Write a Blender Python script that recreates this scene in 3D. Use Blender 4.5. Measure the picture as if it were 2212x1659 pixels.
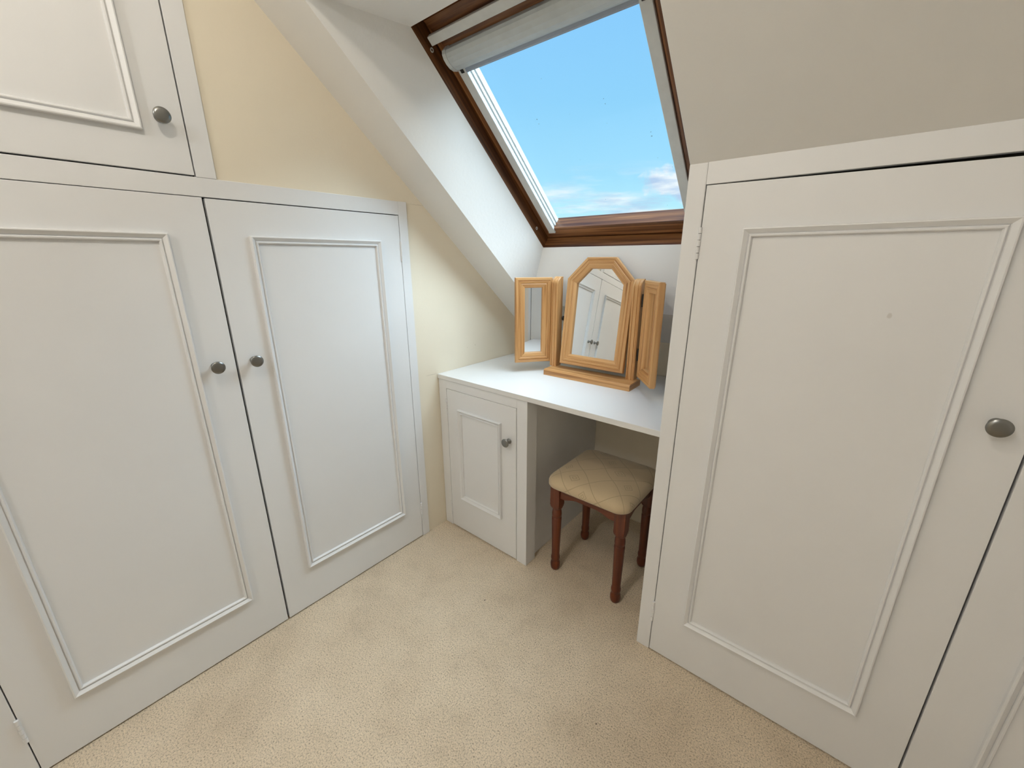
import bpy, bmesh, math, random
from mathutils import Vector, Matrix

random.seed(4)
scene = bpy.context.scene
C = scene.collection
for o in list(bpy.data.objects):
    bpy.data.objects.remove(o)

# ------------------------------------------------------------------ camera
W_PX, H_PX = 2212, 1659
F_PX = 882.65
R_CAM = ((0.76966312, 0.63844576, -0.00238706),
         (0.18506525, -0.22667622, -0.95622631),
         (-0.61103972, 0.73553036, -0.29261845))      # rows: right, down, forward
cam_data = bpy.data.cameras.new('camera')
cam_data.sensor_fit = 'HORIZONTAL'
cam_data.sensor_width = 36.0
cam_data.lens = 36.0 * F_PX / W_PX
cam_data.clip_start = 0.01
cam = bpy.data.objects.new('camera', cam_data)
C.objects.link(cam)
rt, dn, fw = (Vector(r) for r in R_CAM)
M = Matrix.Identity(4)
for i in range(3):
    M[i][0] = rt[i]; M[i][1] = -dn[i]; M[i][2] = -fw[i]
M[0][3], M[1][3], M[2][3] = 1.33735, -1.10606, 1.21397
cam.matrix_world = M
scene.camera = cam

# ------------------------------------------------------------------ world: clear sky, low cloud
SKY_STRENGTH = 1.0
world = bpy.data.worlds.new('sky'); scene.world = world
world.use_nodes = True
nt = world.node_tree; nt.nodes.clear()
def wn(t, **kw):
    n = nt.nodes.new(t)
    for k, v in kw.items(): setattr(n, k, v)
    return n
wo = wn('ShaderNodeOutputWorld'); bg = wn('ShaderNodeBackground')
tc = wn('ShaderNodeTexCoord'); sx = wn('ShaderNodeSeparateXYZ')
nt.links.new(tc.outputs['Generated'], sx.inputs[0])
rp = wn('ShaderNodeValToRGB')
cr = rp.color_ramp
cr.elements[0].position = 0.0; cr.elements[0].color = (0.60, 0.90, 1.0, 1)
cr.elements[1].position = 1.0; cr.elements[1].color = (0.16, 0.46, 1.0, 1)
for p_, c_ in ((0.10, (0.50, 0.90, 1.04, 1)), (0.17, (0.37, 0.77, 1.02, 1)), (0.30, (0.285, 0.67, 1.0, 1)), (0.42, (0.26, 0.62, 1.0, 1))):
    e = cr.elements.new(p_); e.color = c_
nt.links.new(sx.outputs['Z'], rp.inputs[0])
mp = wn('ShaderNodeMapping'); mp.inputs['Scale'].default_value = (2.6, 2.6, 15.0)
mp.inputs['Location'].default_value = (3.1, 2.2, 0.9)
nt.links.new(tc.outputs['Generated'], mp.inputs[0])
nz = wn('ShaderNodeTexNoise'); nz.inputs['Scale'].default_value = 1.6; nz.inputs['Detail'].default_value = 7.0
nz.inputs['Roughness'].default_value = 0.58
nt.links.new(mp.outputs[0], nz.inputs['Vector'])
cm = wn('ShaderNodeMapRange'); cm.inputs['From Min'].default_value = 0.47; cm.inputs['From Max'].default_value = 0.66
nt.links.new(nz.outputs['Fac'], cm.inputs['Value'])
lm = wn('ShaderNodeMapRange'); lm.inputs['From Min'].default_value = 0.20; lm.inputs['From Max'].default_value = 0.11
nt.links.new(sx.outputs['Z'], lm.inputs['Value'])
mu = wn('ShaderNodeMath', operation='MULTIPLY')
nt.links.new(cm.outputs[0], mu.inputs[0]); nt.links.new(lm.outputs[0], mu.inputs[1])
# one puffy cumulus low over the horizon
pv = wn('ShaderNodeVectorMath', operation='SUBTRACT'); nt.links.new(tc.outputs['Generated'], pv.inputs[0]); pv.inputs[1].default_value = (-0.312, 0.936, 0.150)
pd = wn('ShaderNodeVectorMath', operation='DIVIDE'); nt.links.new(pv.outputs[0], pd.inputs[0]); pd.inputs[1].default_value = (0.078, 0.078, 0.030)
pl_ = wn('ShaderNodeVectorMath', operation='LENGTH'); nt.links.new(pd.outputs[0], pl_.inputs[0])
pn = wn('ShaderNodeTexNoise'); pn.inputs['Scale'].default_value = 26.0; pn.inputs['Detail'].default_value = 6.0
nt.links.new(tc.outputs['Generated'], pn.inputs['Vector'])
pa = wn('ShaderNodeMath', operation='MULTIPLY_ADD'); nt.links.new(pn.outputs['Fac'], pa.inputs[0]); pa.inputs[1].default_value = -2.2; nt.links.new(pl_.outputs['Value'], pa.inputs[2])
pm = wn('ShaderNodeMapRange'); pm.inputs['From Min'].default_value = 0.02; pm.inputs['From Max'].default_value = -0.45; pm.inputs['To Max'].default_value = 0.85
nt.links.new(pa.outputs[0], pm.inputs['Value'])
mxm = wn('ShaderNodeMath', operation='MAXIMUM'); nt.links.new(mu.outputs[0], mxm.inputs[0]); nt.links.new(pm.outputs[0], mxm.inputs[1])
nz2 = wn('ShaderNodeTexNoise'); nz2.inputs['Scale'].default_value = 3.1; nz2.inputs['Detail'].default_value = 5.0
nt.links.new(mp.outputs[0], nz2.inputs['Vector'])
cc = wn('ShaderNodeMixRGB'); cc.inputs[1].default_value = (0.50, 0.64, 0.88, 1); cc.inputs[2].default_value = (0.96, 1.0, 1.04, 1)
c2 = wn('ShaderNodeMapRange'); c2.inputs['From Min'].default_value = 0.40; c2.inputs['From Max'].default_value = 0.56
nt.links.new(nz2.outputs['Fac'], c2.inputs['Value'])
nt.links.new(c2.outputs[0], cc.inputs[0])
mx = wn('ShaderNodeMixRGB')
nt.links.new(mxm.outputs[0], mx.inputs[0]); nt.links.new(rp.outputs[0], mx.inputs[1]); nt.links.new(cc.outputs[0], mx.inputs[2])
nt.links.new(mx.outputs[0], bg.inputs['Color']); bg.inputs['Strength'].default_value = SKY_STRENGTH
nt.links.new(bg.outputs[0], wo.inputs[0])

# ------------------------------------------------------------------ sun behind bright haze, exposure
sun_d = bpy.data.lights.new('hazy_sun', 'SUN')
sun_d.energy = 11.8; sun_d.angle = math.radians(75); sun_d.color = (0.74, 0.90, 1.0)
sun = bpy.data.objects.new('hazy_sun', sun_d); C.objects.link(sun)
sun.rotation_euler = Vector((0.44, 0.30, 0.84)).to_track_quat('Z', 'Y').to_euler()
LAMP_A, FILL_B, WARM, COOL = 10.5, 20.0, (1.0, 0.92, 0.79), (0.96, 0.97, 0.97)
scene.view_settings.view_transform = 'Standard'
scene.view_settings.look = 'None'
scene.view_settings.exposure = 0.0
scene.view_settings.gamma = 1.0
scene.view_settings.use_curve_mapping = False

# ------------------------------------------------------------------ materials
def newmat(name):
    m = bpy.data.materials.new(name); m.use_nodes = True
    t = m.node_tree; b = t.nodes['Principled BSDF']
    return m, t, b
def N(t, typ, **kw):
    n = t.nodes.new(typ)
    for k, v in kw.items(): setattr(n, k, v)
    return n
def coords(t, kind='Object', scale=(1, 1, 1)):
    c = N(t, 'ShaderNodeTexCoord'); m = N(t, 'ShaderNodeMapping')
    m.inputs['Scale'].default_value = scale
    t.links.new(c.outputs[kind], m.inputs[0]); return m.outputs[0]
def noise(t, vec, scale, detail=3.0, rough=0.5):
    n = N(t, 'ShaderNodeTexNoise'); n.inputs['Scale'].default_value = scale
    n.inputs['Detail'].default_value = detail; n.inputs['Roughness'].default_value = rough
    t.links.new(vec, n.inputs['Vector']); return n.outputs['Fac']
def ramp(t, fac, stops):
    r = N(t, 'ShaderNodeValToRGB'); e = r.color_ramp.elements
    e[0].position, e[0].color = stops[0][0], (*stops[0][1], 1)
    e[1].position, e[1].color = stops[-1][0], (*stops[-1][1], 1)
    for p, c in stops[1:-1]:
        x = e.new(p); x.color = (*c, 1)
    t.links.new(fac, r.inputs[0]); return r.outputs[0]
def bump(t, b, h, strength, dist):
    n = N(t, 'ShaderNodeBump'); n.inputs['Strength'].default_value = strength; n.inputs['Distance'].default_value = dist
    t.links.new(h, n.inputs['Height']); t.links.new(n.outputs[0], b.inputs['Normal'])
def paint(name, col, rough=0.45, bscale=60, bstr=0.08, var=0.02):
    m, t, b = newmat(name)
    v = coords(t)
    f = noise(t, v, 3.0, 4)
    lo = tuple(c * (1 - var) for c in col); hi = tuple(min(1, c * (1 + var)) for c in col)
    t.links.new(ramp(t, f, [(0.3, lo), (0.7, hi)]), b.inputs['Base Color'])
    b.inputs['Roughness'].default_value = rough
    bump(t, b, noise(t, v, bscale, 4), bstr, 0.002)
    return m
def marked(m, marks, col):
    """small marks (scuffs, dents, cracks) with a shape of their own: list of (centre, radii)"""
    t = m.node_tree; b = t.nodes['Principled BSDF']
    src = b.inputs['Base Color'].links[0].from_socket
    c = N(t, 'ShaderNodeTexCoord')
    nv = N(t, 'ShaderNodeTexNoise'); nv.inputs['Scale'].default_value = 45.0
    t.links.new(c.outputs['Object'], nv.inputs['Vector'])
    ad = N(t, 'ShaderNodeVectorMath', operation='MULTIPLY_ADD')
    t.links.new(nv.outputs['Color'], ad.inputs[0]); ad.inputs[1].default_value = (0.008,) * 3
    t.links.new(c.outputs['Object'], ad.inputs[2])
    for ce, ra, k in marks:
        s = N(t, 'ShaderNodeVectorMath', operation='SUBTRACT'); t.links.new(ad.outputs[0], s.inputs[0])
        s.inputs[1].default_value = tuple(x + 0.004 for x in ce)
        d = N(t, 'ShaderNodeVectorMath', operation='DIVIDE'); t.links.new(s.outputs[0], d.inputs[0]); d.inputs[1].default_value = ra
        l = N(t, 'ShaderNodeVectorMath', operation='LENGTH'); t.links.new(d.outputs[0], l.inputs[0])
        r = N(t, 'ShaderNodeMapRange'); r.inputs['From Min'].default_value = 1.0; r.inputs['From Max'].default_value = 0.6
        r.inputs['To Max'].default_value = k
        t.links.new(l.outputs['Value'], r.inputs['Value'])
        x = N(t, 'ShaderNodeMixRGB'); t.links.new(r.outputs[0], x.inputs[0]); t.links.new(src, x.inputs[1]); x.inputs[2].default_value = (*col, 1)
        src = x.outputs[0]
    t.links.new(src, b.inputs['Base Color'])
    return m

WHITE = (0.82, 0.82, 0.82)
M_gloss = paint('white_satin_paint', WHITE, 0.38, 90, 0.06)
M_gloss_r = marked(paint('white_satin_paint_scuffed', WHITE, 0.38, 90, 0.06),
                   [((1.392, -0.039, 1.108), (0.0045, 0.05, 0.0055), 0.35)], (0.45, 0.40, 0.33))
M_ceil = paint('matt_white_emulsion', (0.84, 0.825, 0.79), 0.9, 140, 0.12)
M_reveal = paint('reveal_white_emulsion', (0.88, 0.87, 0.84), 0.9, 90, 0.22)
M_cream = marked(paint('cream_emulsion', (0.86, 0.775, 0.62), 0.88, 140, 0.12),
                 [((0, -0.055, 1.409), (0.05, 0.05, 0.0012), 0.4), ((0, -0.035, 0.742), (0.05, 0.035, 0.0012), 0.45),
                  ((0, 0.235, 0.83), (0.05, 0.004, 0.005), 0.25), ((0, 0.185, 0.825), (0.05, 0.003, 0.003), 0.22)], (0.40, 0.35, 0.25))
M_desk = paint('white_laminate', (0.80, 0.795, 0.78), 0.35, 120, 0.03, 0.01)
M_inside = paint('cupboard_inside_shade', (0.10, 0.09, 0.08), 0.9)  # shade behind the door gaps put into the colour

def carpet():  # twist pile
    m, t, b = newmat('beige_twist_carpet')
    v = coords(t)
    big = noise(t, v, 3.2, 5, 0.6)
    fine = noise(t, v, 260, 3, 0.65)
    mid = noise(t, v, 16, 4, 0.6)
    base = ramp(t, big, [(0.28, (0.60, 0.485, 0.35)), (0.5, (0.70, 0.58, 0.43)), (0.72, (0.76, 0.64, 0.485))])
    f = ramp(t, fine, [(0.32, (0.40, 0.36, 0.31)), (0.46, (1.04, 1.03, 1.01)), (0.68, (1.32, 1.32, 1.32))])
    x = N(t, 'ShaderNodeMixRGB', blend_type='MULTIPLY'); x.inputs[0].default_value = 0.9
    t.links.new(base, x.inputs[1]); t.links.new(f, x.inputs[2])
    g = ramp(t, mid, [(0.30, (0.86, 0.85, 0.84)), (0.48, (1, 1, 1)), (0.7, (1.03, 1.03, 1.03))])
    y = N(t, 'ShaderNodeMixRGB', blend_type='MULTIPLY'); y.inputs[0].default_value = 0.45
    t.links.new(x.outputs[0], y.inputs[1]); t.links.new(g, y.inputs[2])
    # sparse dark specks
    vo = N(t, 'ShaderNodeTexVoronoi'); vo.inputs['Scale'].default_value = 9.0
    t.links.new(v, vo.inputs['Vector'])
    r = N(t, 'ShaderNodeMapRange'); r.inputs['From Min'].default_value = 0.030; r.inputs['From Max'].default_value = 0.015
    t.links.new(vo.outputs['Distance'], r.inputs['Value'])
    z = N(t, 'ShaderNodeMixRGB'); t.links.new(r.outputs[0], z.inputs[0]); t.links.new(y.outputs[0], z.inputs[1])
    z.inputs[2].default_value = (0.10, 0.07, 0.05, 1)
    t.links.new(z.outputs[0], b.inputs['Base Color'])
    b.inputs['Roughness'].default_value = 1.0
    b.inputs['Sheen Weight'].default_value = 0.25
    b.inputs['Specular IOR Level'].default_value = 0.1
    bump(t, b, fine, 0.9, 0.004)
    return m
M_carpet = carpet()

def wood(name, stops, rough, grain=60, coat=0.0):
    m, t, b = newmat(name)
    oi = N(t, 'ShaderNodeObjectInfo')
    c = N(t, 'ShaderNodeTexCoord')
    ad = N(t, 'ShaderNodeVectorMath', operation='ADD')
    mm = N(t, 'ShaderNodeMath', operation='MULTIPLY'); mm.inputs[1].default_value = 7.3
    t.links.new(oi.outputs['Random'], mm.inputs[0])
    t.links.new(c.outputs['UV'], ad.inputs[0]); t.links.new(mm.outputs[0], ad.inputs[1])
    mp = N(t, 'ShaderNodeMapping'); mp.inputs['Scale'].default_value = (2.2, grain, 1)
    t.links.new(ad.outputs[0], mp.inputs[0])
    n1 = N(t, 'ShaderNodeTexNoise'); n1.inputs['Scale'].default_value = 1.0; n1.inputs['Detail'].default_value = 3
    n1.inputs['Distortion'].default_value = 0.6
    t.links.new(mp.outputs[0], n1.inputs['Vector'])
    mp2 = N(t, 'ShaderNodeMapping'); mp2.inputs['Scale'].default_value = (9, 420, 1)
    t.links.new(ad.outputs[0], mp2.inputs[0])
    n2 = N(t, 'ShaderNodeTexNoise'); n2.inputs['Detail'].default_value = 2; n2.inputs['Scale'].default_value = 1.0
    t.links.new(mp2.outputs[0], n2.inputs['Vector'])
    a = N(t, 'ShaderNodeMath', operation='MULTIPLY_ADD'); a.inputs[1].default_value = 0.22
    t.links.new(n2.outputs['Fac'], a.inputs[0]); t.links.new(n1.outputs['Fac'], a.inputs[2])
    s = N(t, 'ShaderNodeMath', operation='SUBTRACT'); s.inputs[1].default_value = 0.11
    t.links.new(a.outputs[0], s.inputs[0])
    t.links.new(ramp(t, s.outputs[0], stops), b.inputs['Base Color'])
    b.inputs['Roughness'].default_value = rough
    b.inputs['Coat Weight'].default_value = coat; b.inputs['Coat Roughness'].default_value = 0.25
    bump(t, b, n2.outputs['Fac'], 0.15, 0.001)
    return m
M_pine = wood('varnished_pine', [(0.30, (0.36, 0.155, 0.045)), (0.42, (0.56, 0.285, 0.100)), (0.60, (0.645, 0.36, 0.145))], 0.42, 75, 0.12)
M_mahog = wood('reddish_stained_wood', [(0.28, (0.050, 0.009, 0.003)), (0.5, (0.125, 0.025, 0.007)), (0.72, (0.20, 0.048, 0.013))], 0.36, 40, 0.12)
M_brown = wood('dark_stained_pine', [(0.30, (0.060, 0.020, 0.007)), (0.5, (0.18, 0.070, 0.023)), (0.70, (0.35, 0.155, 0.056))], 0.42, 70, 0.08)

def metal(name, col, rough, metallic=1.0):
    m, t, b = newmat(name)
    b.inputs['Metallic'].default_value = metallic
    v = coords(t)
    t.links.new(ramp(t, noise(t, v, 40, 3), [(0.3, tuple(c * 0.93 for c in col)), (0.7, col)]), b.inputs['Base Color'])
    b.inputs['Roughness'].default_value = rough
    return m
M_nickel = metal('satin_nickel', (0.27, 0.27, 0.26), 0.28)
M_black = metal('black_iron', (0.02, 0.018, 0.016), 0.5, 0.4)
M_alu = metal('grey_lacquered_aluminium', (0.66, 0.69, 0.69), 0.38, 0.15)
M_rail = metal('white_lacquered_aluminium', (0.68, 0.70, 0.69), 0.36, 0.0)
M_bar = metal('blue_grey_bottom_bar', (0.33, 0.38, 0.46), 0.4, 0.3)
M_blind = metal('pale_grey_blind_cassette', (0.56, 0.61, 0.63), 0.45, 0.1)

def mirror_mat():
    m, t, b = newmat('silvered_mirror')
    b.inputs['Metallic'].default_value = 1.0; b.inputs['Roughness'].default_value = 0.008
    v = coords(t)
    t.links.new(ramp(t, noise(t, v, 5, 2), [(0.3, (0.88, 0.90, 0.90)), (0.7, (0.90, 0.92, 0.92))]), b.inputs['Base Color'])
    return m
M_mirror = mirror_mat()

def glass_mat():
    m = bpy.data.materials.new('window_glass'); m.use_nodes = True
    t = m.node_tree; t.nodes.clear()
    out = N(t, 'ShaderNodeOutputMaterial')
    tr = N(t, 'ShaderNodeBsdfTransparent'); gl = N(t, 'ShaderNodeBsdfGlossy'); gl.inputs['Roughness'].default_value = 0.02
    tr.inputs['Color'].default_value = (0.985, 0.995, 0.99, 1)
    df = N(t, 'ShaderNodeBsdfDiffuse'); df.inputs['Color'].default_value = (0.12, 0.13, 0.14, 1)
    fr = N(t, 'ShaderNodeFresnel'); fr.inputs['IOR'].default_value = 1.25
    mix = N(t, 'ShaderNodeMixShader')
    t.links.new(fr.outputs[0], mix.inputs[0]); t.links.new(tr.outputs[0], mix.inputs[1]); t.links.new(gl.outputs[0], mix.inputs[2])
    # a few dried specks of dirt, placed on the pane (u = across, v = up the slope)
    uvn = N(t, 'ShaderNodeTexCoord')
    nv = N(t, 'ShaderNodeTexNoise'); nv.inputs['Scale'].default_value = 90.0; t.links.new(uvn.outputs['UV'], nv.inputs['Vector'])
    ad = N(t, 'ShaderNodeVectorMath', operation='MULTIPLY_ADD')
    t.links.new(nv.outputs['Color'], ad.inputs[0]); ad.inputs[1].default_value = (0.006, 0.006, 0); t.links.new(uvn.outputs['UV'], ad.inputs[2])
    prev = None
    for (u, v, r) in SPECKS:
        s = N(t, 'ShaderNodeVectorMath', operation='DISTANCE'); t.links.new(ad.outputs[0], s.inputs[0]); s.inputs[1].default_value = (u + 0.003, v + 0.003, 0)
        q = N(t, 'ShaderNodeMapRange'); q.inputs['From Min'].default_value = r; q.inputs['From Max'].default_value = r * 0.4
        q.inputs['To Max'].default_value = 0.6
        t.links.new(s.outputs['Value'], q.inputs['Value'])
        if prev is None: prev = q.outputs[0]
        else:
            a = N(t, 'ShaderNodeMath', operation='MAXIMUM'); t.links.new(prev, a.inputs[0]); t.links.new(q.outputs[0], a.inputs[1]); prev = a.outputs[0]
    m2 = N(t, 'ShaderNodeMixShader'); t.links.new(prev, m2.inputs[0]); t.links.new(mix.outputs[0], m2.inputs[1]); t.links.new(df.outputs[0], m2.inputs[2])
    t.links.new(m2.outputs[0], out.inputs[0])
    return m

def fabric():
    """beige damask: crossing curved lattice lines and small squares, woven into the cloth"""
    m, t, b = newmat('beige_damask')
    c = N(t, 'ShaderNodeTexCoord')
    s = N(t, 'ShaderNodeSeparateXYZ'); t.links.new(c.outputs['UV'], s.inputs[0])
    def mth(op, a, bb=None, cc=None):
        n = N(t, 'ShaderNodeMath', operation=op)
        for i, x in enumerate((a, bb, cc)):
            if x is None: continue
            if isinstance(x, (int, float)): n.inputs[i].default_value = x
            else: t.links.new(x, n.inputs[i])
        return n.outputs[0]
    P = 0.122
    X, Y = s.outputs[0], s.outputs[1]
    wob = mth('MULTIPLY', mth('SINE', mth('MULTIPLY', X, 2 * math.pi / P)), 0.03)
    a = mth('ADD', mth('ADD', mth('DIVIDE', X, P), mth('DIVIDE', Y, P)), wob)
    d = mth('ADD', mth('SUBTRACT', mth('DIVIDE', X, P), mth('DIVIDE', Y, P)), wob)
    def tri(x):   # distance to nearest integer
        return mth('ABSOLUTE', mth('SUBTRACT', mth('FRACT', mth('ADD', x, 0.5)), 0.5))
    la = mth('LESS_THAN', tri(a), 0.018); ld = mth('LESS_THAN', tri(d), 0.018)
    # squares at lattice-cell centres
    fa = mth('SUBTRACT', mth('FRACT', a), 0.5); fd = mth('SUBTRACT', mth('FRACT', d), 0.5)
    mxx = mth('MAXIMUM', mth('ABSOLUTE', fa), mth('ABSOLUTE', fd))
    sq1 = mth('LESS_THAN', mth('ABSOLUTE', mth('SUBTRACT', mxx, 0.155)), 0.016)
    sq2 = mth('LESS_THAN', mth('ABSOLUTE', mth('SUBTRACT', mxx, 0.065)), 0.016)
    # only every second row carries squares
    par = mth('LESS_THAN', mth('FRACT', mth('MULTIPLY', mth('FLOOR', a), 0.5)), 0.25)
    sq = mth('MULTIPLY', mth('MAXIMUM', sq1, sq2), par)
    line = mth('MAXIMUM', mth('MAXIMUM', la, ld), sq)
    v = coords(t, 'UV')
    w = noise(t, v, 900, 2)
    base = ramp(t, w, [(0.3, (0.53, 0.41, 0.25)), (0.7, (0.64, 0.505, 0.325))])
    x = N(t, 'ShaderNodeMixRGB'); t.links.new(mth('MULTIPLY', line, 0.45), x.inputs[0]); t.links.new(base, x.inputs[1]); x.inputs[2].default_value = (0.27, 0.205, 0.115, 1)
    t.links.new(x.outputs[0], b.inputs['Base Color'])
    b.inputs['Roughness'].default_value = 0.85; b.inputs['Sheen Weight'].default_value = 0.3
    h = mth('SUBTRACT', mth('MULTIPLY', w, 0.4), line)
    bump(t, b, h, 0.4, 0.001)
    return m
M_fabric = fabric()

# ------------------------------------------------------------------ mesh helpers
def link(name, me, mat, parent=None, smooth=False):
    o = bpy.data.objects.new(name, me); C.objects.link(o)
    if mat is not None: me.materials.append(mat)
    if smooth:
        for p in me.polygons: p.use_smooth = True
    if parent is not None:
        o.parent = parent
        o.matrix_parent_inverse = world_of(parent).inverted()
    return o
def world_of(o):
    m = o.matrix_basis.copy()
    if o.parent is not None: m = world_of(o.parent) @ o.matrix_parent_inverse @ m
    return m
def from_bm(name, bm, mat, parent=None, smooth=False):
    bmesh.ops.recalc_face_normals(bm, faces=bm.faces)
    me = bpy.data.meshes.new(name); bm.to_mesh(me); bm.free()
    return link(name, me, mat, parent, smooth)
def tag(o, label, cat=None, group=None, kind=None):
    o['label'] = label
    if cat: o['category'] = cat
    if group: o['group'] = group
    if kind: o['kind'] = kind
    return o
def empty(name, loc):
    o = bpy.data.objects.new(name, None); C.objects.link(o); o.location = loc; o.empty_display_size = 0.1
    return o
def bm_box(bm, x0, x1, y0, y1, z0, z1):
    vs = [bm.verts.new((x, y, z)) for x in (x0, x1) for y in (y0, y1) for z in (z0, z1)]
    for f in ((0, 1, 3, 2), (4, 6, 7, 5), (0, 4, 5, 1), (2, 3, 7, 6), (0, 2, 6, 4), (1, 5, 7, 3)):
        bm.faces.new([vs[i] for i in f])
    return vs
def box(name, x0, x1, y0, y1, z0, z1, mat, parent=None, bev=0.0012, seg=2):
    bm = bmesh.new(); bm_box(bm, x0, x1, y0, y1, z0, z1)
    if bev: bmesh.ops.bevel(bm, geom=list(bm.edges), offset=bev, segments=seg, affect='EDGES', profile=0.6)
    return from_bm(name, bm, mat, parent)
def polys(name, faces, mat, parent=None):
    bm = bmesh.new()
    for f in faces: bm.faces.new([bm.verts.new(v) for v in f])
    bmesh.ops.remove_doubles(bm, verts=bm.verts, dist=1e-5)
    me = bpy.data.meshes.new(name); bm.to_mesh(me); bm.free()
    return link(name, me, mat, parent)
def slabs(name, faces, thick, mat, parent=None):
    """each polygon gets a backing of its own thickness on the side away from its normal side n"""
    bm = bmesh.new()
    for f, n in faces:
        n = Vector(n).normalized() * thick
        a = [bm.verts.new(v) for v in f]; b = [bm.verts.new(Vector(v) + n) for v in f]
        bm.faces.new(a); bm.faces.new(b[::-1])
        for i in range(len(f)):
            j = (i + 1) % len(f); bm.faces.new((a[i], b[i], b[j], a[j]))
    return from_bm(name, bm, mat, parent)
def strip(name, P0, P1, A, B, prof, m0, m1, mat, parent, smooth=False):
    """profile (a inward, b proud) run from P0 to P1, mitred: end shifts by m*a"""
    P0, P1, A, B = Vector(P0), Vector(P1), Vector(A), Vector(B)
    d = (P1 - P0).normalized()
    bm = bmesh.new(); uv = bm.loops.layers.uv.new('UVMap')
    L = (P1 - P0).length
    n = len(prof)
    v0 = [bm.verts.new(P0 + d * (m0 * a) + A * a + B * b) for a, b in prof]
    v1 = [bm.verts.new(P1 - d * (m1 * a) + A * a + B * b) for a, b in prof]
    acc = [0.0]
    for i in range(n):
        j = (i + 1) % n; acc.append(acc[-1] + math.hypot(prof[j][0] - prof[i][0], prof[j][1] - prof[i][1]))
    off = random.random() * 3
    for i in range(n):
        j = (i + 1) % n
        f = bm.faces.new((v0[i], v0[j], v1[j], v1[i]))
        us = ((m0 * prof[i][0], acc[i]), (m0 * prof[j][0], acc[i + 1]), (L - m1 * prof[j][0], acc[i + 1]), (L - m1 * prof[i][0], acc[i]))
        for lp, (u, w) in zip(f.loops, us): lp[uv].uv = (u + off, w + off)
    for vs in (v0, v1):
        f = bm.faces.new(vs)
        for lp, (a, b) in zip(f.loops, prof): lp[uv].uv = (a * 0.3 + off, b + off)
    return from_bm(name, bm, mat, parent, smooth)
def ubox(name, O, ex, ey, ez, sx_, sy_, sz_, mat, parent, bev=0.0015):
    """box with UVs running along its longest axis; O = corner, e* = unit axes"""
    O, ex, ey, ez = Vector(O), Vector(ex), Vector(ey), Vector(ez)
    bm = bmesh.new(); bm_box(bm, 0, sx_, 0, sy_, 0, sz_)
    if bev: bmesh.ops.bevel(bm, geom=list(bm.edges), offset=bev, segments=2, affect='EDGES', profile=0.6)
    bmesh.ops.recalc_face_normals(bm, faces=bm.faces)
    uv = bm.loops.layers.uv.new('UVMap')
    ax = max(range(3), key=lambda i: (sx_, sy_, sz_)[i]); o1, o2 = [i for i in range(3) if i != ax]
    off = random.random() * 3
    for f in bm.faces:
        k = o1 if abs(f.normal[o1]) < abs(f.normal[o2]) else o2
        for lp in f.loops:
            c = lp.vert.co; lp[uv].uv = (c[ax] + off, c[k] + (0.05 if k == o2 else 0) + off)
    for v in bm.verts:
        c = v.co.copy(); v.co = O + ex * c[0] + ey * c[1] + ez * c[2]
    return from_bm(name, bm, mat, parent)
def lathe(name, O, ax, prof, mat, parent, seg=32):
    """prof: list of (radius, distance along ax)"""
    O, ax = Vector(O), Vector(ax).normalized()
    u = ax.orthogonal().normalized(); w = ax.cross(u)
    bm = bmesh.new(); rings = []
    for r, h in prof:
        if r < 1e-6: rings.append([bm.verts.new(O + ax * h)])
        else: rings.append([bm.verts.new(O + ax * h + (u * math.cos(2 * math.pi * k / seg) + w * math.sin(2 * math.pi * k / seg)) * r) for k in range(seg)])
    for a, b in zip(rings, rings[1:]):
        for k in range(seg):
            l = (k + 1) % seg
            if len(a) == 1: bm.faces.new((a[0], b[k], b[l]))
            elif len(b) == 1: bm.faces.new((a[k], a[l], b[0]))
            else: bm.faces.new((a[k], a[l], b[l], b[k]))
    return from_bm(name, bm, mat, parent, True)

# ------------------------------------------------------------------ room measures (metres)
S0, T = 1.3876, 0.874                     # sloping ceiling: z = S0 - T*y
def slope(y): return S0 - T * y
YB = 0.580                                # low wall behind the dressing table
XR = 2.75; YF = -2.7; ZC = 2.30           # unseen extents of the room
YC = (S0 - ZC) / T                        # where slope meets flat ceiling
XW, YW = 0.984, -0.039                    # right wardrobe: left end and front plane
XL0, XR0 = 0.175, 0.985                   # skylight opening in the slope
XL1, XR1 = 0.245, 0.909                   # skylight frame
YA = 0.4245                               # apron under the skylight
cS = 1 / math.sqrt(1 + T * T); sS = T * cS
WO = Vector((0, YA, 1.26124)); EV = Vector((0, -cS, sS)); EW = Vector((0, sS, cS)); EX = Vector((1, 0, 0))
WH = 0.865                                # frame opening height along slope
def wp(u, v, w): return WO + EX * u + EV * v + EW * w
WT = wp(0, WH, 0)                         # top edge of frame
YL = (S0 - WT.z) / T                      # lining meets slope
FX = 0.006                                # how proud the left joinery stands of the wall

# ------------------------------------------------------------------ structure
fl = slabs('floor', [([(-0.02, YF, 0), (XR, YF, 0), (XR, YB + 0.02, 0), (-0.02, YB + 0.02, 0)], (0, 0, -1))], 0.03, M_carpet)
tag(fl, 'mottled beige twist-pile carpet covering the floor', 'carpet', kind='structure')

x_, X_ = -0.03, XR
slope_faces = []
def sl(x0, x1, y0, y1):
    slope_faces.append(([(x0, y0, slope(y0)), (x1, y0, slope(y0)), (x1, y1, slope(y1)), (x0, y1, slope(y1))], (0, sS, cS)))
YE = YB + 0.03
sl(x_, XL0, YC, YE); sl(XR0, X_, YC, YE); sl(XL0, XR0, YA, YE); sl(XL0, XR0, YC, YL)
slope_faces.append(([(x_, YF, ZC), (X_, YF, ZC), (X_, YC, ZC), (x_, YC, ZC)], (0, 0, 1)))
ce = slabs('ceiling', slope_faces, 0.03, M_ceil)
tag(ce, 'off-white sloping loft ceiling with a skylight opening', 'ceiling', kind='structure')

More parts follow.
